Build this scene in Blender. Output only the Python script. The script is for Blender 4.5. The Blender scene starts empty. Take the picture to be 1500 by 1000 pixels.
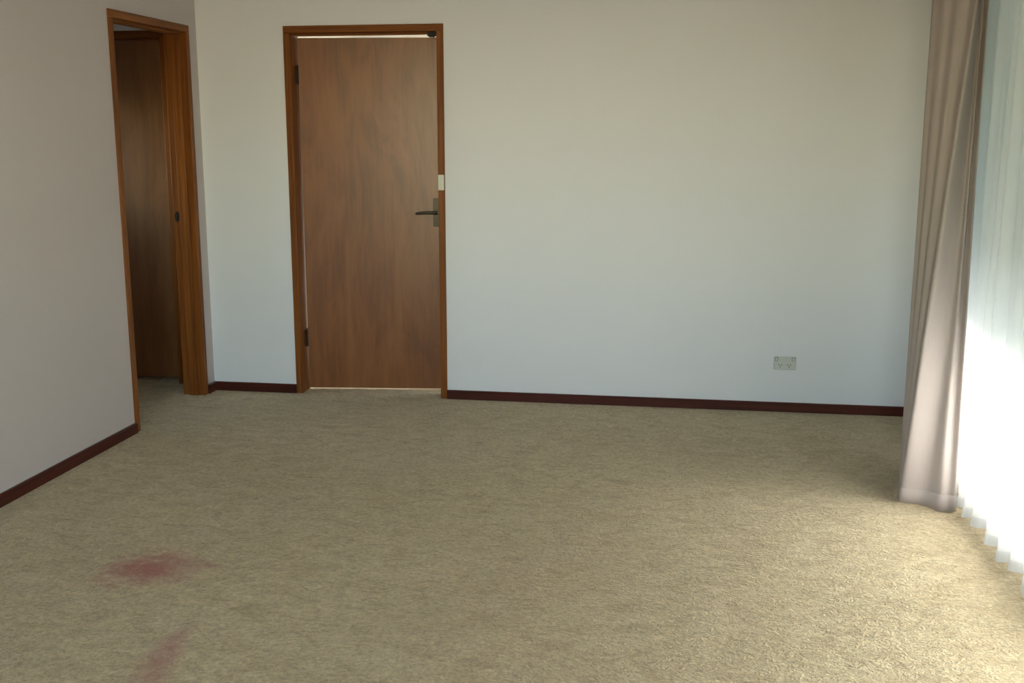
import bpy, bmesh, math, random
from mathutils import Vector, noise

# ------------------------------------------------------------------ camera, light, exposure
scene = bpy.context.scene
COL = scene.collection
scene.view_settings.view_transform = 'Standard'
scene.view_settings.look = 'None'
scene.view_settings.gamma = 1
scene.view_settings.use_curve_mapping = False
scene.view_settings.exposure = 3.68

cam_data = bpy.data.cameras.new('camera')
cam = bpy.data.objects.new('camera', cam_data)
COL.objects.link(cam)
cam_data.sensor_width = 36
cam_data.lens = 36 * 1576.5 / 1500
cam_data.clip_start = 0.05
cam.location = (2.753, 0, 1.509)
cam.rotation_euler = (math.pi / 2 - 0.1903, 0, 0.1571)
scene.camera = cam

world = bpy.data.worlds.new('world')
scene.world = world
world.use_nodes = True
wn = world.node_tree.nodes
wl = world.node_tree.links
wn.clear()
sky = wn.new('ShaderNodeTexSky')
sky.sky_type = 'NISHITA'
sky.sun_disc = False
sky.sun_elevation = math.radians(32)
sky.sun_rotation = math.radians(95)
sky.air_density = 1.0
sky.dust_density = 0.5
bg = wn.new('ShaderNodeBackground')
bg.inputs['Strength'].default_value = 0.33
wo = wn.new('ShaderNodeOutputWorld')
hazy = wn.new('ShaderNodeMixRGB')          # thin high haze takes the blue out of the sky
hazy.blend_type = 'MULTIPLY'
hazy.inputs[0].default_value = 1.0
hazy.inputs[2].default_value = (1.06, 0.985, 0.855, 1)
wl.new(sky.outputs[0], hazy.inputs[1])
wl.new(hazy.outputs[0], bg.inputs['Color'])
wl.new(bg.outputs[0], wo.inputs[0])

sun_data = bpy.data.lights.new('sun', 'SUN')
sun_data.energy = 3.3
sun_data.angle = math.radians(7.5)
sun_data.color = (1.0, 0.97, 0.935)
sun = bpy.data.objects.new('sun', sun_data)
COL.objects.link(sun)
SUN_DIR = Vector((-1.0, 0.20, -0.52)).normalized()      # way the sunlight travels
sun.rotation_euler = SUN_DIR.to_track_quat('-Z', 'Y').to_euler()
sun.location = (9, 0, 6)

D = 5.952            # back wall
RX = 3.985           # window wall, inner face
WT = 0.12            # partition thickness
CEIL = 2.42
FRONT = -1.9
BACK2 = 9.0
W1 = (-1.2, 4.86, 0.10, 2.14)     # window 1, its unseen near end lengthened for more light: y0, y1, z0, z1
W3 = (1.0, 3.2, 0.8, 2.36)       # unseen window added behind the camera as fill light: x0, x1, z0, z1
W4 = (5.15, 5.75, 1.05, 1.75)     # small unseen window added to light the hall: y0, y1, z0, z1
W2 = (6.5, 8.8, 0.10, 2.25)       # unseen window added to light the room behind the far door

def portal(name, y0, y1, z0, z1):
    ld = bpy.data.lights.new(name, 'AREA')
    ld.shape = 'RECTANGLE'
    ld.size = z1 - z0
    ld.size_y = y1 - y0
    ld.cycles.is_portal = True
    o = bpy.data.objects.new(name, ld)
    COL.objects.link(o)
    o.location = (RX + 0.16, (y0 + y1) / 2, (z0 + z1) / 2)
    o.rotation_euler = (0, math.pi / 2, 0)
portal('daylight_portal', *W1)
portal('daylight_portal.001', *W2)
def portal_y(name, y, x0, x1, z0, z1):
    ld = bpy.data.lights.new(name, 'AREA')
    ld.shape = 'RECTANGLE'; ld.size = x1 - x0; ld.size_y = z1 - z0
    ld.cycles.is_portal = True
    o = bpy.data.objects.new(name, ld); COL.objects.link(o)
    o.location = ((x0 + x1) / 2, y, (z0 + z1) / 2)
    o.rotation_euler = (math.pi / 2, 0, 0)
portal_y('daylight_portal.002', FRONT - 0.13, *W3)
hp_ = bpy.data.lights.new('daylight_portal.003', 'AREA')
hp_.shape = 'RECTANGLE'; hp_.size = W4[3] - W4[2]; hp_.size_y = W4[1] - W4[0]
hp_.cycles.is_portal = True
hp_o = bpy.data.objects.new('daylight_portal.003', hp_); COL.objects.link(hp_o)
hp_o.location = (-1.66, (W4[0] + W4[1]) / 2, (W4[2] + W4[3]) / 2)
hp_o.rotation_euler = (0, -math.pi / 2, 0)

# ------------------------------------------------------------------ helpers
def bx(bm, x0, x1, y0, y1, z0, z1):
    v = [bm.verts.new((x, y, z)) for x in (x0, x1) for y in (y0, y1) for z in (z0, z1)]
    for f in ((0, 1, 3, 2), (4, 6, 7, 5), (0, 4, 5, 1), (2, 3, 7, 6), (0, 2, 6, 4), (1, 5, 7, 3)):
        bm.faces.new([v[i] for i in f])

def prism(bm, poly, axis, a, b):
    """extrude a 2D polygon along an axis: 'x' poly=(y,z), 'y' poly=(x,z), 'z' poly=(x,y)"""
    def P(p, t):
        return {'x': (t, p[0], p[1]), 'y': (p[0], t, p[1]), 'z': (p[0], p[1], t)}[axis]
    A = [bm.verts.new(P(p, a)) for p in poly]
    B = [bm.verts.new(P(p, b)) for p in poly]
    bm.faces.new(A); bm.faces.new(B[::-1])
    n = len(poly)
    for i in range(n):
        bm.faces.new((A[i], B[i], B[(i + 1) % n], A[(i + 1) % n]))

def cyl(bm, c, axis, r, a, b, n=24, r2=None):
    r2 = r if r2 is None else r2
    def P(t, ang, rr):
        u, w = rr * math.cos(ang), rr * math.sin(ang)
        return {'x': (t, c[0] + u, c[1] + w), 'y': (c[0] + u, t, c[1] + w), 'z': (c[0] + u, c[1] + w, t)}[axis]
    A = [bm.verts.new(P(a, 2 * math.pi * i / n, r)) for i in range(n)]
    B = [bm.verts.new(P(b, 2 * math.pi * i / n, r2)) for i in range(n)]
    bm.faces.new(A); bm.faces.new(B[::-1])
    for i in range(n):
        bm.faces.new((A[i], B[i], B[(i + 1) % n], A[(i + 1) % n]))

def obj(name, bm, mat, parent=None, bevel=0, smooth=False, segs=2):
    bmesh.ops.recalc_face_normals(bm, faces=bm.faces[:])
    me = bpy.data.meshes.new(name)
    bm.to_mesh(me); bm.free()
    for m in (mat if isinstance(mat, (list, tuple)) else [mat]):
        me.materials.append(m)
    o = bpy.data.objects.new(name, me)
    COL.objects.link(o)
    if parent is not None:
        o.parent = parent
    if smooth:
        for p in me.polygons: p.use_smooth = True
    if bevel:
        b = o.modifiers.new('bevel', 'BEVEL')
        b.width = bevel; b.segments = segs; b.limit_method = 'ANGLE'
    return o

def empty(name, loc=(0, 0, 0), rz=0):
    o = bpy.data.objects.new(name, None)
    COL.objects.link(o)
    o.location = loc
    o.rotation_euler = (0, 0, rz)
    o.empty_display_size = 0.1
    return o

def tag(o, label, cat, group=None):
    o['label'] = label; o['category'] = cat
    if group: o['group'] = group
    return o

def struct(o, label=None):
    o['kind'] = 'structure'
    if label: o['label'] = label
    return o

# ------------------------------------------------------------------ materials
class M:
    def __init__(s, name):
        s.m = bpy.data.materials.new(name)
        s.m.use_nodes = True
        s.n = s.m.node_tree.nodes; s.l = s.m.node_tree.links
        s.b = s.n['Principled BSDF']
        s.out = s.n['Material Output']
    def add(s, t, **kw):
        n = s.n.new(t)
        for k, v in kw.items():
            if k in n.inputs.keys(): n.inputs[k].default_value = v
            else: setattr(n, k, v)
        return n
    def link(s, a, b): s.l.new(a, b)
    def coords(s, scale=(1, 1, 1), rot=(0, 0, 0)):
        t = s.add('ShaderNodeTexCoord')
        mp = s.add('ShaderNodeMapping')
        mp.inputs['Scale'].default_value = scale
        mp.inputs['Rotation'].default_value = rot
        s.link(t.outputs['Object'], mp.inputs['Vector'])
        return mp.outputs[0]
    def noise(s, vec, scale, detail=4, rough=0.55, dist=0):
        n = s.add('ShaderNodeTexNoise')
        n.inputs['Scale'].default_value = scale
        n.inputs['Detail'].default_value = detail
        n.inputs['Roughness'].default_value = rough
        n.inputs['Distortion'].default_value = dist
        s.link(vec, n.inputs['Vector'])
        return n.outputs['Fac']
    def ramp(s, fac, stops):
        r = s.add('ShaderNodeValToRGB')
        cr = r.color_ramp
        while len(cr.elements) < len(stops): cr.elements.new(0.5)
        for e, (p, c) in zip(cr.elements, stops):
            e.position = p; e.color = (*c, 1)
        s.link(fac, r.inputs[0])
        return r.outputs[0]
    def mix(s, fac, a, b, mode='MIX'):
        n = s.add('ShaderNodeMixRGB', blend_type=mode)
        for i, v in ((0, fac), (1, a), (2, b)):
            if hasattr(v, 'is_output') or hasattr(v, 'links'): s.link(v, n.inputs[i])
            elif i == 0: n.inputs[0].default_value = v
            else: n.inputs[i].default_value = (*v, 1)
        return n.outputs[0]
    def math(s, op, a, b=None, c=None):
        n = s.add('ShaderNodeMath', operation=op)
        for i, v in enumerate((a, b, c)):
            if v is None: continue
            if hasattr(v, 'links'): s.link(v, n.inputs[i])
            else: n.inputs[i].default_value = v
        return n.outputs[0]
    def bump(s, h, strength, dist):
        b = s.add('ShaderNodeBump')
        b.inputs['Strength'].default_value = strength
        b.inputs['Distance'].default_value = dist
        s.link(h, b.inputs['Height'])
        s.link(b.outputs[0], s.b.inputs['Normal'])
        return b.outputs[0]
    def set(s, **kw):
        for k, v in kw.items():
            s.b.inputs[k.replace('_', ' ')].default_value = v

def plain(name, col, rough=0.5, metal=0.0, spec=0.5):
    m = M(name)
    v = m.coords()
    c = m.mix(m.noise(v, 60, 3), tuple(x * 0.93 for x in col), tuple(min(1, x * 1.06) for x in col))
    m.link(c, m.b.inputs['Base Color'])
    m.set(Roughness=rough, Metallic=metal)
    m.b.inputs['Specular IOR Level'].default_value = spec
    return m.m

def paint(name, col):
    m = M(name)
    v = m.coords()
    c = m.mix(m.noise(v, 1.3, 3), tuple(x * 0.975 for x in col), tuple(x * 1.02 for x in col))
    m.link(c, m.b.inputs['Base Color'])
    m.set(Roughness=0.62)
    m.b.inputs['Specular IOR Level'].default_value = 0.25
    m.bump(m.noise(v, 180, 3), 0.12, 0.002)
    return m.m

def timber(name, dark, mid, light, axis='z', rough=0.42, grain=1.0):
    """straight-grained stained timber; axis is the direction the grain runs"""
    m = M(name)
    sc = {'z': (38, 38, 1.3), 'x': (1.3, 38, 38), 'y': (38, 1.3, 38)}[axis]
    v = m.coords(sc)
    n1 = m.noise(v, 1.0, 6, 0.6, 0.4)
    v2 = m.coords(tuple(s * 4 for s in sc))
    n2 = m.noise(v2, 1.0, 3, 0.5)
    c = m.ramp(n1, [(0.30, dark), (0.5, mid), (0.72, light)])
    c = m.mix(m.math('MULTIPLY', n2, 0.45 * grain), c, dark)
    m.link(c, m.b.inputs['Base Color'])
    m.set(Roughness=rough)
    m.b.inputs['Specular IOR Level'].default_value = 0.22
    m.bump(n2, 0.15, 0.001)
    return m.m

def veneer(name, cols, seed=0.0, rough=0.55):
    """rotary-cut plywood veneer of a flush door: blotchy flame figure with fine upright pores"""
    m = M(name)
    t = m.add('ShaderNodeTexCoord')
    mp = m.add('ShaderNodeMapping')
    mp.inputs['Location'].default_value = (seed, 0, seed * 1.7)
    mp.inputs['Scale'].default_value = (4.2, 1, 1.1)
    m.link(t.outputs['Object'], mp.inputs['Vector'])
    n1 = m.noise(mp.outputs[0], 1.5, 5, 0.6, 1.0)
    mp2 = m.add('ShaderNodeMapping')
    mp2.inputs['Location'].default_value = (seed * 3, 0, 0)
    mp2.inputs['Scale'].default_value = (24, 1, 1.6)
    m.link(t.outputs['Object'], mp2.inputs['Vector'])
    n2 = m.noise(mp2.outputs[0], 1.4, 5, 0.65, 0.6)
    mp3 = m.add('ShaderNodeMapping')
    mp3.inputs['Scale'].default_value = (260, 1, 14)
    m.link(t.outputs['Object'], mp3.inputs['Vector'])
    n3 = m.noise(mp3.outputs[0], 1.0, 2, 0.5)
    f = m.math('ADD', m.math('MULTIPLY', n1, 0.62), m.math('MULTIPLY', n2, 0.38))
    c = m.ramp(f, [(0.30, cols[0]), (0.5, cols[1]), (0.70, cols[2])])
    c = m.mix(m.math('MULTIPLY', n3, 0.35), c, cols[0])
    m.link(c, m.b.inputs['Base Color'])
    m.set(Roughness=rough)
    m.b.inputs['Specular IOR Level'].default_value = 0.1
    m.b.inputs['Coat Weight'].default_value = 1.0
    m.b.inputs['Coat Roughness'].default_value = 0.32
    m.bump(n3, 0.10, 0.0008)
    return m.m

WALL = paint('eggshell wall paint', (0.755, 0.752, 0.775))
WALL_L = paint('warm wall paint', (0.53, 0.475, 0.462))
CEILM = paint('ceiling paint', (0.80, 0.81, 0.83))
FRAME_Z = timber('stained frame timber upright', (0.10, 0.027, 0.005), (0.225, 0.070, 0.011), (0.30, 0.105, 0.018), 'z')
FRAME_X = timber('stained frame timber across', (0.10, 0.027, 0.005), (0.225, 0.070, 0.011), (0.30, 0.105, 0.018), 'x')
FRAME_Y = timber('stained frame timber lengthwise', (0.10, 0.027, 0.005), (0.225, 0.070, 0.011), (0.30, 0.105, 0.018), 'y')
SKIRT_X = timber('dark skirting timber across', (0.040, 0.008, 0.005), (0.072, 0.015, 0.009), (0.10, 0.022, 0.013), 'x', 0.38)
SKIRT_Y = timber('dark skirting timber lengthwise', (0.040, 0.008, 0.005), (0.072, 0.015, 0.009), (0.10, 0.022, 0.013), 'y', 0.38)
VENEER = veneer('door veneer', [(0.12, 0.036, 0.007), (0.23, 0.074, 0.014), (0.30, 0.11, 0.025)])
VENEER2 = veneer('hall door veneer', [(0.16, 0.062, 0.020), (0.25, 0.105, 0.036), (0.32, 0.145, 0.055)], 5.3)
BRONZE = plain('dark bronze', (0.055, 0.045, 0.032), 0.38, 0.85)
DARKMETAL = plain('blackened steel', (0.03, 0.022, 0.018), 0.5, 0.6)
IVORY = plain('ivory plastic', (0.72, 0.70, 0.60), 0.35)
PLATE = plain('aged grey plastic', (0.57, 0.57, 0.52), 0.4)
SLOT = plain('dark slot', (0.05, 0.05, 0.045), 0.6)
ALU = plain('white window frame enamel', (0.74, 0.76, 0.78), 0.35, 0.0)
TRACKM = plain('white curtain track', (0.75, 0.74, 0.70), 0.4)

# carpet ------------------------------------------------------------
def carpet():
    m = M('beige cut pile carpet')
    v = m.coords()
    big = m.noise(v, 1.1, 4, 0.6)
    mid = m.noise(m.coords((1, 1.7, 1), (0, 0, 0.5)), 9, 5, 0.65, 0.8)
    fine = m.noise(v, 60, 4, 0.7, 0.6)
    curl = m.noise(m.coords((1, 1.5, 1), (0, 0, -0.6)), 26, 4, 0.65, 1.6)
    tuft = m.add('ShaderNodeTexVoronoi')
    tuft.inputs['Scale'].default_value = 120
    m.link(v, tuft.inputs['Vector'])
    c = m.ramp(mid, [(0.30, (0.49, 0.365, 0.20)), (0.5, (0.64, 0.505, 0.30)), (0.70, (0.70, 0.575, 0.36))])
    c = m.mix(m.math('MULTIPLY', m.ramp(big, [(0.35, (1, 1, 1)), (0.6, (0, 0, 0))]), 0.35), c, (0.53, 0.41, 0.24))
    c = m.mix(0.75, c, m.ramp(fine, [(0.30, (0.62, 0.60, 0.56)), (0.5, (0.98, 0.98, 0.98)), (0.68, (1.25, 1.25, 1.25))]), 'MULTIPLY')
    c = m.mix(0.8, c, m.ramp(curl, [(0.28, (0.72, 0.71, 0.68)), (0.5, (1.0, 1.0, 1.0)), (0.70, (1.13, 1.13, 1.13))]), 'MULTIPLY')
    # spilled red stains: soft-edged, broken up by the pile
    sep = m.add('ShaderNodeSeparateXYZ')
    m.link(v, sep.inputs[0])
    warp = m.noise(v, 7, 4, 0.7)
    warp2 = m.noise(m.coords((1, 1, 1), (0, 0, 1.1)), 26, 4, 0.7)
    def blob(cx, cy, rx, ry, ang, strength, core):
        dx = m.math('SUBTRACT', sep.outputs[0], cx); dy = m.math('SUBTRACT', sep.outputs[1], cy)
        ca, sa = math.cos(ang), math.sin(ang)
        u = m.math('ADD', m.math('MULTIPLY', dx, ca / rx), m.math('MULTIPLY', dy, sa / rx))
        w = m.math('SUBTRACT', m.math('MULTIPLY', dy, ca / ry), m.math('MULTIPLY', dx, sa / ry))
        d = m.math('SQRT', m.math('ADD', m.math('MULTIPLY', u, u), m.math('MULTIPLY', w, w)))
        d = m.math('ADD', d, m.math('MULTIPLY', m.math('SUBTRACT', warp, 0.5), 1.5))
        d = m.math('ADD', d, m.math('MULTIPLY', m.math('SUBTRACT', warp2, 0.5), 1.3))
        mr = m.add('ShaderNodeMapRange')
        m.link(d, mr.inputs[0])
        mr.inputs[1].default_value = 1.0; mr.inputs[2].default_value = core
        mr.inputs[3].default_value = 0.0; mr.inputs[4].default_value = strength
        mr.clamp = True
        return mr.outputs[0]
    RED = (0.42, 0.10, 0.085); PINK = (0.45, 0.17, 0.14)
    for args, colr in (((0.935, 3.335, 0.18, 0.18, 0.2, 0.82, 0.15), RED),
                       ((0.845, 3.36, 0.10, 0.11, 0.0, 0.50, 0.2), RED),
                       ((1.03, 3.38, 0.14, 0.09, 0.1, 0.32, 0.1), PINK),
                       ((1.13, 3.40, 0.05, 0.03, -0.2, 0.35, 0.1), RED),
                       ((1.265, 2.87, 0.050, 0.11, 0.0, 0.50, 0.1), PINK),
                       ((1.275, 2.72, 0.075, 0.16, 0.1, 0.62, 0.1), PINK),
                       ((1.315, 2.57, 0.07, 0.12, 0.1, 0.45, 0.1), PINK)):
        c = m.mix(blob(*args), c, colr)
    m.link(c, m.b.inputs['Base Color'])
    m.set(Roughness=0.95)
    m.b.inputs['Specular IOR Level'].default_value = 0.1
    m.b.inputs['Sheen Weight'].default_value = 0.25
    m.b.inputs['Sheen Roughness'].default_value = 0.6
    h = m.math('ADD', m.math('MULTIPLY', fine, 1.0), m.math('MULTIPLY', tuft.outputs['Distance'], 0.5))
    h = m.math('ADD', h, m.math('ADD', m.math('MULTIPLY', mid, 1.2), m.math('MULTIPLY', curl, 2.0)))
    m.bump(h, 0.85, 0.010)
    return m.m
CARPET = carpet()

def fabric(name, col, transl, transp=0.0, weave=900):
    m = M(name)
    v = m.coords((1, 1, 0.05))
    n = m.noise(v, weave / 3, 3)
    c = m.mix(n, tuple(x * 0.92 for x in col), tuple(min(1, x * 1.05) for x in col))
    dif = m.add('ShaderNodeBsdfDiffuse'); tr = m.add('ShaderNodeBsdfTranslucent')
    m.link(c, dif.inputs['Color']); m.link(c, tr.inputs['Color'])
    mx = m.add('ShaderNodeMixShader'); mx.inputs[0].default_value = transl
    m.link(dif.outputs[0], mx.inputs[1]); m.link(tr.outputs[0], mx.inputs[2])
    last = mx.outputs[0]
    if transp:
        tp = m.add('ShaderNodeBsdfTransparent')
        m2 = m.add('ShaderNodeMixShader')
        # threads run upright: the open weave varies in thin vertical streaks
        vs = m.coords((1, 1, 0.01))
        st = m.noise(vs, 45, 4, 0.7)
        mr = m.add('ShaderNodeMapRange')
        m.link(st, mr.inputs[0])
        mr.inputs[1].default_value = 0.3; mr.inputs[2].default_value = 0.7
        mr.inputs[3].default_value = transp * 0.75; mr.inputs[4].default_value = transp * 1.25
        # stitched double hem is denser
        m.link(mr.outputs[0], m2.inputs[0])
        m.link(last, m2.inputs[1]); m.link(tp.outputs[0], m2.inputs[2])
        last = m2.outputs[0]
    m.n.remove(m.b)
    m.link(last, m.out.inputs['Surface'])
    return m.m
DRAPE = fabric('beige drape cloth', (0.44, 0.372, 0.34), 0.18)
SHEER = fabric('white sheer voile', (0.93, 0.93, 0.92), 0.60, 0.02)
HEMF = fabric('folded sheer hem', (0.86, 0.86, 0.87), 0.40, 0.04)

def glass():
    m = M('window glass')
    tp = m.add('ShaderNodeBsdfTransparent'); gl = m.add('ShaderNodeBsdfGlossy')
    gl.inputs['Roughness'].default_value = 0.02
    fr = m.add('ShaderNodeFresnel'); fr.inputs[0].default_value = 1.45
    mx = m.add('ShaderNodeMixShader')
    tp.inputs[0].default_value = (0.94, 0.96, 0.95, 1)
    m.link(fr.outputs[0], mx.inputs[0]); m.link(tp.outputs[0], mx.inputs[1]); m.link(gl.outputs[0], mx.inputs[2])
    m.n.remove(m.b); m.link(mx.outputs[0], m.out.inputs['Surface'])
    return m.m
GLASS = glass()

# ------------------------------------------------------------------ setting: floor, ceiling, walls
bm = bmesh.new(); bx(bm, -1.6, RX + 0.115, FRONT - 0.1, BACK2 + 0.1, -0.12, 0.0)
struct(obj('floor', bm, CARPET), 'beige cut pile carpet with red stains near the left wall')
bm = bmesh.new(); bx(bm, -1.6, RX + 0.25, FRONT - 0.1, BACK2 + 0.1, CEIL, CEIL + 0.12)
struct(obj('ceiling', bm, CEILM))

# door openings (outer size of the timber frames)
DX0, DX1 = 0.517, 1.431          # far door
LY0, LY1 = 4.985, 5.842          # doorway in the left wall
HX1 = -0.245; HX0 = HX1 - 0.90   # hall door
TOP = 2.10
HY = 6.072                       # hall-side face of its end wall = back of far wall

def wall_x(name, x0, x1, y0, y1, holes, mat, label=None):
    """wall running along x with holes (a0,a1,z0,z1)"""
    bm = bmesh.new(); cur = x0
    for a0, a1, z0, z1 in sorted(holes):
        bx(bm, cur, a0, y0, y1, 0, CEIL)
        bx(bm, a0, a1, y0, y1, z1, CEIL)
        if z0 > 0: bx(bm, a0, a1, y0, y1, 0, z0)
        cur = a1
    bx(bm, cur, x1, y0, y1, 0, CEIL)
    return struct(obj(name, bm, mat), label)

def wall_y(name, y0, y1, x0, x1, holes, mat, label=None):
    bm = bmesh.new(); cur = y0
    for a0, a1, z0, z1 in sorted(holes):
        bx(bm, x0, x1, cur, a0, 0, CEIL)
        bx(bm, x0, x1, a0, a1, z1, CEIL)
        if z0 > 0: bx(bm, x0, x1, a0, a1, 0, z0)
        cur = a1
    bx(bm, x0, x1, cur, y1, 0, CEIL)
    return struct(obj(name, bm, mat), label)

IN = 0.004   # frames are housed a touch into the wall
wall_x('wall_back', 0.0, RX, D, D + WT, [(DX0 + IN, DX1 - IN, 0, TOP - IN)], WALL, 'pale wall with the closed wooden door and the power outlet')
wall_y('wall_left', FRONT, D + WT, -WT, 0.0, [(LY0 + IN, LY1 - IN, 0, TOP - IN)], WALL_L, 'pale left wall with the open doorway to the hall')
wall_y('wall_right', FRONT, BACK2, RX, RX + 0.11, [W1, W2], WALL, 'window wall behind the curtains')
wall_x('wall_front', -WT, RX, FRONT - 0.1, FRONT, [W3], WALL)
# hall and the room behind the far door
wall_x('wall_hall_back', -1.6, 0.0, HY, HY + WT, [(HX0 + IN, HX1 - IN, 0, TOP - IN)], WALL)
wall_y('wall_hall_left', 2.2, HY, -1.6, -1.48, [W4], WALL)
wall_x('wall_hall_front', -1.48, -WT, 2.2, 2.3, [], WALL)
wall_y('wall_far_left', HY + WT, BACK2, -1.6, -1.5, [], WALL)
wall_x('wall_far_back', -1.6, RX, BACK2, BACK2 + 0.1, [], WALL)
wall_y('wall_far_middle', HY + WT, BACK2, -WT, 0, [], WALL)

# skirting boards -----------------------------------------------------
SK_H, SK_T = 0.052, 0.016
def skirt_profile(s):   # (offset from wall, z), s = sign of outward direction
    return [(0, 0), (s * SK_T, 0), (s * SK_T, SK_H - 0.006), (s * (SK_T - 0.005), SK_H), (0, SK_H)]
bm = bmesh.new()
prof = [(D + p[0], p[1]) for p in skirt_profile(-1)]
prism(bm, prof, 'x', SK_T, DX0); prism(bm, prof, 'x', DX1, RX - SK_T)
struct(obj('baseboard_back', bm, SKIRT_X), 'dark red brown skirting along the far wall')
bm = bmesh.new()
prof = skirt_profile(1)
prism(bm, prof, 'y', FRONT, LY0); prism(bm, prof, 'y', LY1, D)
struct(obj('baseboard_left', bm, SKIRT_Y), 'dark red brown skirting along the left wall')
bm = bmesh.new()
prism(bm, [(RX + p[0], p[1]) for p in skirt_profile(-1)], 'y', FRONT, D)
struct(obj('baseboard_right', bm, SKIRT_Y), 'dark skirting under the window behind the sheer curtain')

# ------------------------------------------------------------------ timber door frames
FW, FP = 0.038, 0.010       # face width, projection beyond the wall
def frame_x(root, x0, x1, yf, yb, stop_y0, stop_y1, both=True):
    """frame in a wall running along x; members are parts, the stop bead rides on each"""
    st = 0.012
    xs = (x0 + x1) / 2
    for side, a, b, sa, sb in (('l', x0, x0 + FW, x0 + FW, x0 + FW + st), ('r', x1 - FW, x1, x1 - FW - st, x1 - FW)):
        bm = bmesh.new(); bx(bm, a, b, yf, yb, 0, TOP - FW)
        j = obj('door_jamb', bm, FRAME_Z, root, 0.0025)
        if side == 'r' or both:
            bm = bmesh.new(); bx(bm, sa, sb, stop_y0, stop_y1, 0, TOP - FW - st)
            obj('stop_bead', bm, FRAME_Z, j, 0.0015)
    bm = bmesh.new(); bx(bm, x0, x1, yf, yb, TOP - FW, TOP)
    h = obj('frame_head', bm, FRAME_X, root, 0.0025)
    bm = bmesh.new(); bx(bm, x0 + FW, x1 - FW, stop_y0, stop_y1, TOP - FW - st, TOP - FW)
    obj('stop_bead', bm, FRAME_X, h, 0.0015)

def butt_hinge(parent, x, y, z, name='hinge'):
    bm = bmesh.new()
    cyl(bm, (x, y), 'z', 0.006, z - 0.05, z + 0.05, 16)
    cyl(bm, (x, y), 'z', 0.0045, z - 0.056, z + 0.056, 12)
    bx(bm, x - 0.004, x + 0.0015, y - 0.03, y + 0.002, z - 0.048, z + 0.048)
    return obj(name, bm, DARKMETAL, parent, 0.0008)

# --- far door, standing ajar into the room behind ---------------------
door1 = struct(empty('door_1', (0, 0, 0)), 'brown veneered flush door standing slightly ajar in the far wall')
frame_x(door1, DX0, DX1, D - FP, D + WT + 0.006, D + 0.045, D + 0.082, False)
leaf_root_x, leaf_root_y = DX0 + FW + 0.011, D + 0.086
LW, LT, LZ0, LZ1 = DX1 - DX0 - 2 * FW - 0.015, 0.036, 0.014, 2.043
AJ = math.radians(6.5)
bm = bmesh.new(); bx(bm, 0, LW, 0, LT, LZ0, LZ1)
leaf = obj('door_leaf', bm, VENEER, door1, 0.0015)
leaf.location = (leaf_root_x, leaf_root_y, 0); leaf.rotation_euler = (0, 0, AJ)
# lever handle on a long back plate
hx, hz = LW - 0.045, 1.062
bm = bmesh.new()
prism(bm, [(hx + dx, hz + dz) for dx, dz in ((-0.017, -0.082), (0.017, -0.082), (0.019, -0.07), (0.019, 0.07), (0.017, 0.082), (-0.017, 0.082), (-0.019, 0.07), (-0.019, -0.07))], 'y', -0.005, 0)
cyl(bm, (hx, hz - 0.048), 'y', 0.0095, -0.009, -0.004, 20)
plate_o = obj('handle_plate', bm, BRONZE, leaf, 0.0015)
bm = bmesh.new()
cyl(bm, (hx, hz), 'y', 0.011, -0.050, -0.002, 24)
n = 14
rings = []
for i in range(n):
    t = i / (n - 1)
    x = hx + 0.010 - t * 0.128
    y = -0.046 - 0.006 * math.sin(t * math.pi)
    z = hz + 0.004 * math.sin(t * math.pi) - 0.004 * t
    ry, rz = 0.0065 - 0.002 * t, 0.0105 - 0.003 * t
    if i in (0, n - 1): ry *= 0.55; rz *= 0.6
    rings.append([bm.verts.new((x, y + ry * math.cos(a), z + rz * math.sin(a))) for a in [2 * math.pi * k / 14 for k in range(14)]])
for a, b in zip(rings, rings[1:]):
    for k in range(14): bm.faces.new((a[k], b[k], b[(k + 1) % 14], a[(k + 1) % 14]))
bm.faces.new(rings[0]); bm.faces.new(rings[-1][::-1])
obj('lever_handle', bm, BRONZE, leaf, 0, True)
for z in (0.32, 1.84):
    butt_hinge(door1, DX0 + FW + 0.007, D + 0.083, z)
# small dark catch under the head at the lock side
bm = bmesh.new()
bx(bm, DX1 - FW - 0.060, DX1 - FW - 0.006, D + 0.030, D + 0.044, TOP - FW - 0.024, TOP - FW)
bx(bm, DX1 - FW - 0.050, DX1 - FW - 0.018, D + 0.022, D + 0.040, TOP - FW - 0.030, TOP - FW - 0.012)
obj('door_catch', bm, DARKMETAL, door1, 0.002)['label'] = 'small dark catch under the door head'

# --- doorway in the left wall ----------------------------------------
door2 = struct(empty('door_2', (0, 0, 0)), 'open doorway in the left wall with a stained timber frame')
xf, xb = FP, -WT - 0.008
st = 0.012
for a, b, sa, sb in ((LY0, LY0 + FW, LY0 + FW, LY0 + FW + st), (LY1 - FW, LY1, LY1 - FW - st, LY1 - FW)):
    bm = bmesh.new(); bx(bm, xb, xf, a, b, 0, TOP - FW)
    j = obj('door_jamb', bm, FRAME_Z, door2, 0.0025)
    bm = bmesh.new(); bx(bm, -0.085, -0.030, sa, sb, 0, TOP - FW - st)
    obj('stop_bead', bm, FRAME_Z, j, 0.0015)
bm = bmesh.new(); bx(bm, xb, xf, LY0, LY1, TOP - FW, TOP)
h = obj('frame_head', bm, FRAME_Y, door2, 0.0025)
bm = bmesh.new(); bx(bm, -0.085, -0.030, LY0 + FW, LY1 - FW, TOP - FW - st, TOP - FW)
obj('stop_bead', bm, FRAME_Y, h, 0.0015)
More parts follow.
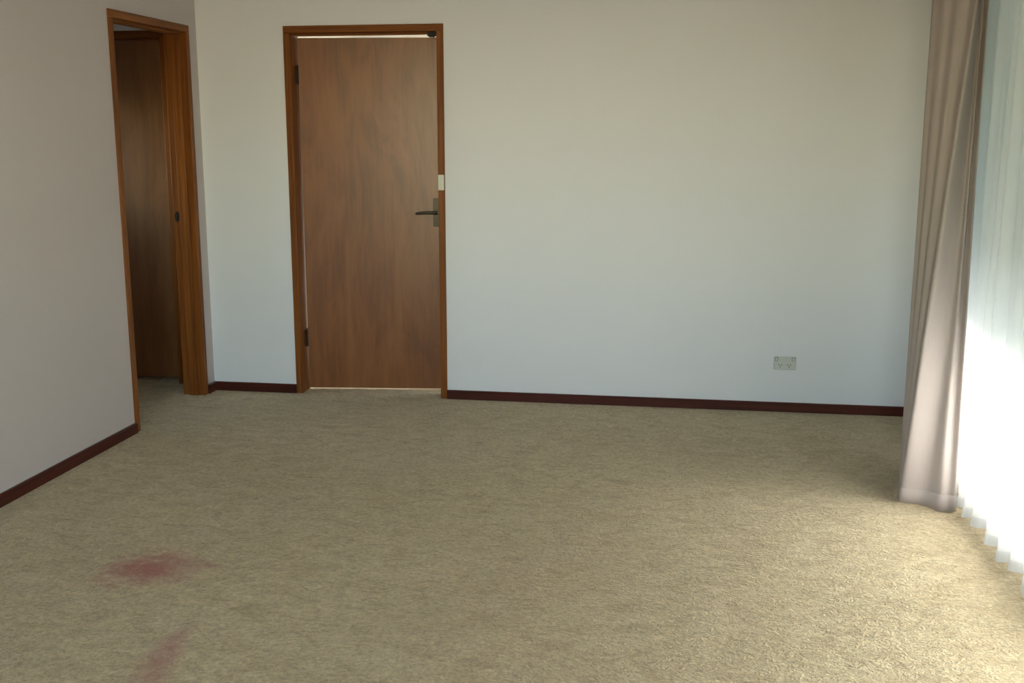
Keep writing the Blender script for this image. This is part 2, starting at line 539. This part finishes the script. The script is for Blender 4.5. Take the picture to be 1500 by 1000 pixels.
# strike plate let into the far jamb
bm = bmesh.new()
yj = LY1 - FW
prism(bm, [(-0.104 + 0.013 * math.cos(a) * (1.0), 1.045 + 0.030 * math.sin(a)) for a in [2 * math.pi * k / 20 for k in range(20)]], 'y', yj - 0.006, yj + 0.002)
cyl(bm, (-0.104, 1.045), 'y', 0.0085, yj - 0.0085, yj - 0.004, 16)
obj('strike_plate', bm, DARKMETAL, door2, 0.001)

# --- closed door at the end of the hall -------------------------------
door3 = struct(empty('door_3', (0, 0, 0)), 'closed brown flush door at the end of the hall')
frame_x(door3, HX0, HX1, HY - FP, HY + WT + 0.006, HY + 0.042, HY + 0.080)
bm = bmesh.new(); bx(bm, HX0 + FW + 0.003, HX1 - FW - 0.003, HY + 0.0815, HY + 0.1175, 0.016, 2.052)
leaf3 = obj('door_leaf', bm, VENEER2, door3, 0.0015)
# ------------------------------------------------------------------ architrave switch and power outlet
sw = tag(empty('light_switch', (1.4115, D - FP, 1.243)), 'small ivory light switch on the right jamb of the far door', 'light switch')
bm = bmesh.new(); bx(bm, -0.0165, 0.0165, -0.008, 0.0, -0.043, 0.043)
obj('switch_plate', bm, IVORY, sw, 0.003, segs=3)
bm = bmesh.new(); prism(bm, [(-0.0125, -0.014), (-0.0085, -0.014), (-0.008, 0.014), (-0.0095, 0.014)], 'x', -0.0075, 0.0075)
obj('rocker', bm, IVORY, sw, 0.001)
for z in (-0.032, 0.032):
    bm = bmesh.new(); cyl(bm, (0, z), 'y', 0.003, -0.0088, -0.0078, 12)
    obj('screw', bm, PLATE, sw)

ot = tag(empty('power_outlet', (3.328, D, 0.274)), 'double white power outlet with two switches low on the far wall', 'power outlet')
bm = bmesh.new(); bx(bm, -0.060, 0.060, -0.010, 0.0, -0.037, 0.037)
obj('outlet_plate', bm, PLATE, ot, 0.004, segs=3)
for s in (-1, 1):
    bm = bmesh.new()
    cx = s * 0.024
    prism(bm, [(cx + 0.019 * math.cos(a), -0.010 + 0.019 * math.sin(a)) for a in [2 * math.pi * k / 28 for k in range(28)]], 'y', -0.0112, -0.0095)
    face = obj('socket', bm, PLATE, ot, 0.0006)
    for dx, dz, ang in ((-0.007, 0.0015, 0.5), (0.007, 0.0015, -0.5), (0, -0.010, 0)):
        bm = bmesh.new()
        c_, s_ = math.cos(ang), math.sin(ang)
        pts = [(-0.0015, -0.0045), (0.0015, -0.0045), (0.0015, 0.0045), (-0.0015, 0.0045)]
        prism(bm, [(cx + dx + p[0] * c_ - p[1] * s_, -0.010 + dz + p[0] * s_ + p[1] * c_) for p in pts], 'y', -0.0118, -0.0108)
        obj('pin_slot', bm, SLOT, face)
    bm = bmesh.new()
    rx = s * 0.045
    prism(bm, [(-0.0145, 0.014), (-0.0105, 0.014), (-0.0095, 0.031), (-0.0115, 0.031)], 'x', rx - 0.006, rx + 0.006)
    obj('rocker', bm, PLATE, ot, 0.0008)
    bm = bmesh.new()
    bx(bm, rx - 0.008, rx + 0.008, -0.0106, -0.0098, 0.012, 0.033)
    obj('rocker_surround', bm, SLOT, ot)

# ------------------------------------------------------------------ windows
def window(name, y0, y1, z0, z1, divs, label):
    w = struct(empty(name, (RX, (y0 + y1) / 2, z0)), label)
    yc = (y0 + y1) / 2
    def L(bm, a0, a1, b0, b1, c0, c1): bx(bm, a0, a1, b0 - yc, b1 - yc, c0 - z0, c1 - z0)
    bm = bmesh.new()
    L(bm, 0.03, 0.115, y0 - 0.002, y0 + 0.045, z0, z1); L(bm, 0.03, 0.115, y1 - 0.045, y1 + 0.002, z0, z1)
    L(bm, 0.03, 0.115, y0 + 0.045, y1 - 0.045, z0 - 0.002, z0 + 0.045); L(bm, 0.03, 0.115, y0 + 0.045, y1 - 0.045, z1 - 0.045, z1 + 0.002)
    obj('window_frame', bm, ALU, w, 0.003)
    e = (y1 - y0 - 0.09) / divs
    for k in range(divs):
        a, b = y0 + 0.045 + k * e, y0 + 0.045 + (k + 1) * e
        off = 0.052 if k % 2 else 0.082
        bm = bmesh.new()
        L(bm, off, off + 0.026, a, a + 0.04, z0 + 0.046, z1 - 0.046); L(bm, off, off + 0.026, b - 0.04, b, z0 + 0.046, z1 - 0.046)
        L(bm, off, off + 0.026, a + 0.04, b - 0.04, z0 + 0.046, z0 + 0.095); L(bm, off, off + 0.026, a + 0.04, b - 0.04, z1 - 0.086, z1 - 0.046)
        s = obj('sash', bm, ALU, w, 0.002)
        bm = bmesh.new(); L(bm, off + 0.010, off + 0.015, a + 0.038, b - 0.038, z0 + 0.093, z1 - 0.084)
        obj('pane', bm, GLASS, s)
    return w
window('window_1', *W1, 4, 'wide window behind the white sheer curtain, with a bare unseen end added for light')
window('added_window_far_room', *W2, 2, 'unseen window added to light the room behind the far door')

def small_window(name, loc, rz, x0, x1, z0, z1, label):
    w = struct(empty(name, loc, rz), label)
    h, hw = z1 - z0, (x1 - x0) / 2
    bm = bmesh.new()
    bx(bm, -hw - 0.002, -hw + 0.045, 0.01, 0.09, -0.002, h + 0.002); bx(bm, hw - 0.045, hw + 0.002, 0.01, 0.09, -0.002, h + 0.002)
    bx(bm, -hw + 0.045, hw - 0.045, 0.01, 0.09, -0.002, 0.045); bx(bm, -hw + 0.045, hw - 0.045, 0.01, 0.09, h - 0.045, h + 0.002)
    bx(bm, -0.02, 0.02, 0.02, 0.08, 0.045, h - 0.045)
    f = obj('window_frame', bm, ALU, w, 0.003)
    for a, b in ((-hw + 0.045, -0.02), (0.02, hw - 0.045)):
        bm = bmesh.new(); bx(bm, a, b, 0.045, 0.05, 0.045, h - 0.045)
        obj('pane', bm, GLASS, w)
small_window('added_window_front', ((W3[0] + W3[1]) / 2, FRONT - 0.1, W3[2]), 0, *W3, 'unseen window added behind the photographer as fill light')
small_window('added_window_hall', (-1.6, (W4[0] + W4[1]) / 2, W4[2]), -math.pi / 2, *W4, 'small unseen window added in the hall side wall to light the hall')

# ------------------------------------------------------------------ curtains
def catmull(pts, per):
    out = []
    n = len(pts)
    for i in range(n - 1):
        p0, p1, p2, p3 = pts[max(i - 1, 0)], pts[i], pts[i + 1], pts[min(i + 2, n - 1)]
        for k in range(per):
            t = k / per
            out.append(tuple(0.5 * ((2 * b) + (-a + c) * t + (2 * a - 5 * b + 4 * c - d) * t * t + (-a + 3 * b - 3 * c + d) * t ** 3)
                             for a, b, c, d in zip(p0, p1, p2, p3)))
    out.append(pts[-1])
    return out

def sheet(rows, name, mat, parent, thick):
    bm = bmesh.new()
    g = [[bm.verts.new(p) for p in r] for r in rows]
    for a, b in zip(g, g[1:]):
        for i in range(len(a) - 1):
            bm.faces.new((a[i], a[i + 1], b[i + 1], b[i]))
    o = obj(name, bm, mat, parent, 0, True)
    if thick:
        s = o.modifiers.new('thick', 'SOLIDIFY'); s.thickness = thick; s.offset = 0
    return o

TRZ = 2.33
# drape cross-section (x, y) at the top and at the hem
TOPP = [(3.880, 4.560), (3.879, 4.500), (3.868, 4.530), (3.858, 4.490), (3.848, 4.500), (3.832, 4.372), (3.815, 4.430),
        (3.776, 4.452), (3.756, 4.500), (3.730, 4.520), (3.714, 4.565), (3.696, 4.592), (3.706, 4.63),
        (3.76, 4.655), (3.84, 4.67), (3.85, 4.70), (3.79, 4.715), (3.742, 4.73), (3.745, 4.76), (3.79, 4.78), (3.85, 4.80),
        (3.79, 4.83), (3.772, 4.85), (3.78, 4.88), (3.82, 4.90), (3.86, 4.93)]
BOTP = [(3.874, 4.470), (3.876, 4.375), (3.850, 4.388), (3.815, 4.385), (3.765, 4.432), (3.677, 4.458), (3.684, 4.505),
        (3.680, 4.530), (3.695, 4.555), (3.690, 4.580), (3.702, 4.600), (3.700, 4.620), (3.712, 4.65),
        (3.76, 4.67), (3.83, 4.68), (3.84, 4.71), (3.79, 4.73), (3.752, 4.745), (3.755, 4.775), (3.79, 4.79), (3.84, 4.81),
        (3.79, 4.84), (3.785, 4.86), (3.79, 4.89), (3.82, 4.91), (3.86, 4.94)]
rows = []
NZ = 70
for r in range(NZ + 1):
    t = r / NZ
    z = TRZ - 0.01 - t * (TRZ - 0.01 - 0.008)
    pts = []
    for k, (a, b) in enumerate(zip(TOPP, BOTP)):
        e = t ** 2.2 if k < 5 else t
        wob = 0.006 * (noise.noise(Vector((k * 0.9, z * 1.6, 3.1)))) * min(1, 4 * t)
        pts.append((a[0] + (b[0] - a[0]) * e, a[1] + (b[1] - a[1]) * e + wob))
    cs = catmull(pts, 8)
    row = []
    for q, (x, y) in enumerate(cs):
        c = noise.noise(Vector((q * 0.16, z * 2.2, 9.0))) * 0.0045
        row.append((x, y + c, z + (0.004 * math.sin(q * 0.21) if r == NZ else 0)))
    rows.append(row)
dr = tag(empty('drape', (3.77, 4.6, 0)), 'heavy beige drape bunched at the far end of the window', 'curtain')
rows = [[(x - 3.77, y - 4.6, z) for x, y, z in r] for r in rows]
sheet(rows, 'curtain_cloth', DRAPE, dr, 0.0025)
# stitched turn-up along the hem
hr = [r for r in rows if r[0][2] < 0.085]
def offset_rows(rws, d):
    out = []
    for r in rws:
        o = []
        for i, p in enumerate(r):
            a, b = r[max(i - 1, 0)], r[min(i + 1, len(r) - 1)]
            tx, ty = b[0] - a[0], b[1] - a[1]
            l = math.hypot(tx, ty) or 1
            o.append((p[0] - ty / l * d, p[1] + tx / l * d, p[2]))
        out.append(o)
    return out
sheet(offset_rows(hr, 0.0024), 'hem', DRAPE, dr, 0.0012)

# sheer ----------------------------------------------------------------
SY0, SY1 = 1.60, 4.93
SX = 3.922
def sheer_rows(z0, z1, nz, off=0.0):
    rows = []
    ny = 1300
    random.seed(4)
    for r in range(nz + 1):
        t = r / nz
        z = z1 + (z0 - z1) * t
        f = 1 - z / TRZ
        row = []
        for i in range(ny + 1):
            y = SY0 + (SY1 - SY0) * i / ny
            ph = y * 2 * math.pi / 0.155 + 3.4 * noise.noise(Vector((y * 2.6, 0.0, 1.0)))
            amp = 0.013 + 0.012 * f + 0.008 * noise.noise(Vector((y * 5, z * 0.5, 2)))
            x = SX + amp * math.sin(ph + 0.5 * math.sin(z * 1.1 + y * 2)) + 0.004 * math.sin(2.3 * ph + z)
            x += 0.010 * f * noise.noise(Vector((y * 12, z * 1.2, 5)))
            yy = y + 0.006 * math.cos(ph)
            zz = z
            if z < 0.3:
                w = (0.3 - z) / 0.3
                zz = z + w * (0.022 + 0.034 * noise.noise(Vector((y * 4.5, 0, 7))) + 0.006 * math.sin(ph))
                x -= w * 0.012 * (1 + noise.noise(Vector((y * 3, 0, 8))))
            row.append((x + off - SX, yy - 3.26, zz))
        rows.append(row)
    return rows
sh = tag(empty('sheer_curtain', (SX, 3.26, 0)), 'white sheer curtain hanging in ripples across the bright window', 'curtain')
sheet(sheer_rows(0.012, TRZ - 0.01, 60), 'curtain_cloth', SHEER, sh, 0)
sheet(sheer_rows(0.012, 0.055, 3, -0.0025), 'hem', HEMF, sh, 0)

for nm, x, y0, y1, lab in (('curtain_track', SX, -1.4, 4.95, 'white curtain track holding the sheer curtain'),
                           ('curtain_track.001', 3.77, -1.4, 4.95, 'white curtain track holding the beige drape')):
    bm = bmesh.new()
    bx(bm, x - 0.012, x + 0.012, y0, y1, TRZ, TRZ + 0.02)
    t_ = obj(nm, bm, TRACKM, None, 0.002)
    tag(t_, lab, 'curtain track')
    for y in [y0 + 0.15 + k * 0.86 for k in range(8)]:
        bm = bmesh.new(); bx(bm, x - 0.008, x + 0.008, y - 0.01, y + 0.01, TRZ + 0.02, CEIL)
        obj('bracket', bm, TRACKM, t_)

# ------------------------------------------------------------------ outside the window
PAV = M('concrete paving'); v = PAV.coords()
c = PAV.ramp(PAV.noise(v, 14, 5), [(0.3, (0.17, 0.155, 0.14)), (0.7, (0.24, 0.22, 0.195))])
PAV.link(c, PAV.b.inputs['Base Color']); PAV.set(Roughness=0.9)
LAWN = M('dry lawn'); v = LAWN.coords()
c = LAWN.ramp(LAWN.noise(v, 8, 6, 0.7), [(0.3, (0.08, 0.08, 0.045)), (0.7, (0.13, 0.125, 0.08))])
LAWN.link(c, LAWN.b.inputs['Base Color']); LAWN.set(Roughness=0.95)
LEAF = M('hedge leaves'); v = LEAF.coords()
c = LEAF.ramp(LEAF.noise(v, 9, 5), [(0.3, (0.09, 0.105, 0.055)), (0.7, (0.20, 0.21, 0.13))])
LEAF.link(c, LEAF.b.inputs['Base Color']); LEAF.set(Roughness=0.8)
SOFFIT = timber('brown porch lining', (0.035, 0.027, 0.022), (0.06, 0.045, 0.036), (0.08, 0.06, 0.048), 'y', 0.7, 0.5)
GUT = plain('cream gutter enamel', (0.62, 0.60, 0.55), 0.5)

PX1 = RX + 0.11 + 2.83
bm = bmesh.new(); bx(bm, RX + 0.116, PX1 + 0.3, -4, 10, -0.16, -0.04)
struct(obj('patio', bm, PAV.m), 'concrete patio outside the window')
bm = bmesh.new(); bx(bm, PX1 + 0.3, 30, -14, 24, -0.2, -0.07)
struct(obj('lawn', bm, LAWN.m), 'dry lawn beyond the patio')

pr = tag(empty('patio_roof', (RX + 0.12, 3, 0)), 'brown lined patio roof with a pale gutter outside the window', 'patio roof')
x0p, x1p = 0.0, PX1 - RX - 0.12
bm = bmesh.new(); bx(bm, x0p, x1p, -6.5, 3.1, 2.26, 2.32)
obj('roof_lining', bm, SOFFIT, pr)
bm = bmesh.new(); bx(bm, x1p, x1p + 0.045, -6.5, 3.1, 2.13, 2.34)
obj('fascia', bm, GUT, pr, 0.004)
bm = bmesh.new(); prism(bm, [(x1p + 0.045, 2.22), (x1p + 0.13, 2.20), (x1p + 0.15, 2.33), (x1p + 0.14, 2.33), (x1p + 0.12, 2.215), (x1p + 0.055, 2.23), (x1p + 0.055, 2.33), (x1p + 0.045, 2.33)], 'y', -6.5, 3.1)
obj('gutter', bm, GUT, pr)
for y in (-6.3, -2.6, 3.0):
    bm = bmesh.new(); bx(bm, x1p - 0.10, x1p - 0.01, y - 0.045, y + 0.045, -0.04, 2.26)
    obj('post', bm, GUT, pr, 0.004)

random.seed(11)
bm = bmesh.new()
nx, ny, HH = 200, 34, 3.9
def hp(y, z, side):
    b = Vector((0, y, z))
    d = 0.35 * noise.noise(b * 0.9 + Vector((side * 7, 0, 0))) + 0.14 * noise.noise(b * 3.5 + Vector((side * 9, 0, 0)))
    half = 0.65 * (1 - 0.35 * (z / HH) ** 4)
    return (side * (half + d), y, z)
for side in (-1, 1):
    g = [[bm.verts.new(hp(-10 + 30 * i / nx, HH * j / ny, side)) for i in range(nx + 1)] for j in range(ny + 1)]
    for a, b in zip(g, g[1:]):
        for i in range(nx): bm.faces.new((a[i], a[i + 1], b[i + 1], b[i]))
    if side == -1: gl_, = [g]
    else:
        for i in range(nx): bm.faces.new((gl_[-1][i], gl_[-1][i + 1], g[-1][i + 1], g[-1][i]))
        for e_ in (0, nx):
            for j in range(ny): bm.faces.new((gl_[j][e_], gl_[j + 1][e_], g[j + 1][e_], g[j][e_]))
for _ in range(9000):     # leaf sprays standing off the clipped face
    y, z = random.uniform(-6, 18), random.uniform(0.05, HH)
    p = Vector(hp(y, z, -1)); p.x -= random.uniform(0, 0.1)
    a = Vector((random.gauss(0, 1), random.gauss(0, 1), random.gauss(0, 1))).normalized() * 0.055
    b = a.cross(Vector((random.random(), random.random(), random.random()))).normalized() * 0.03
    bm.faces.new([bm.verts.new(p + q) for q in (-a, b, a, -b)])
hd = obj('hedge', bm, LEAF.m)
hd.location = (12.5, 0, -0.07)
tag(hd, 'tall pale green hedge seen blurred through the sheer curtain', 'hedge')
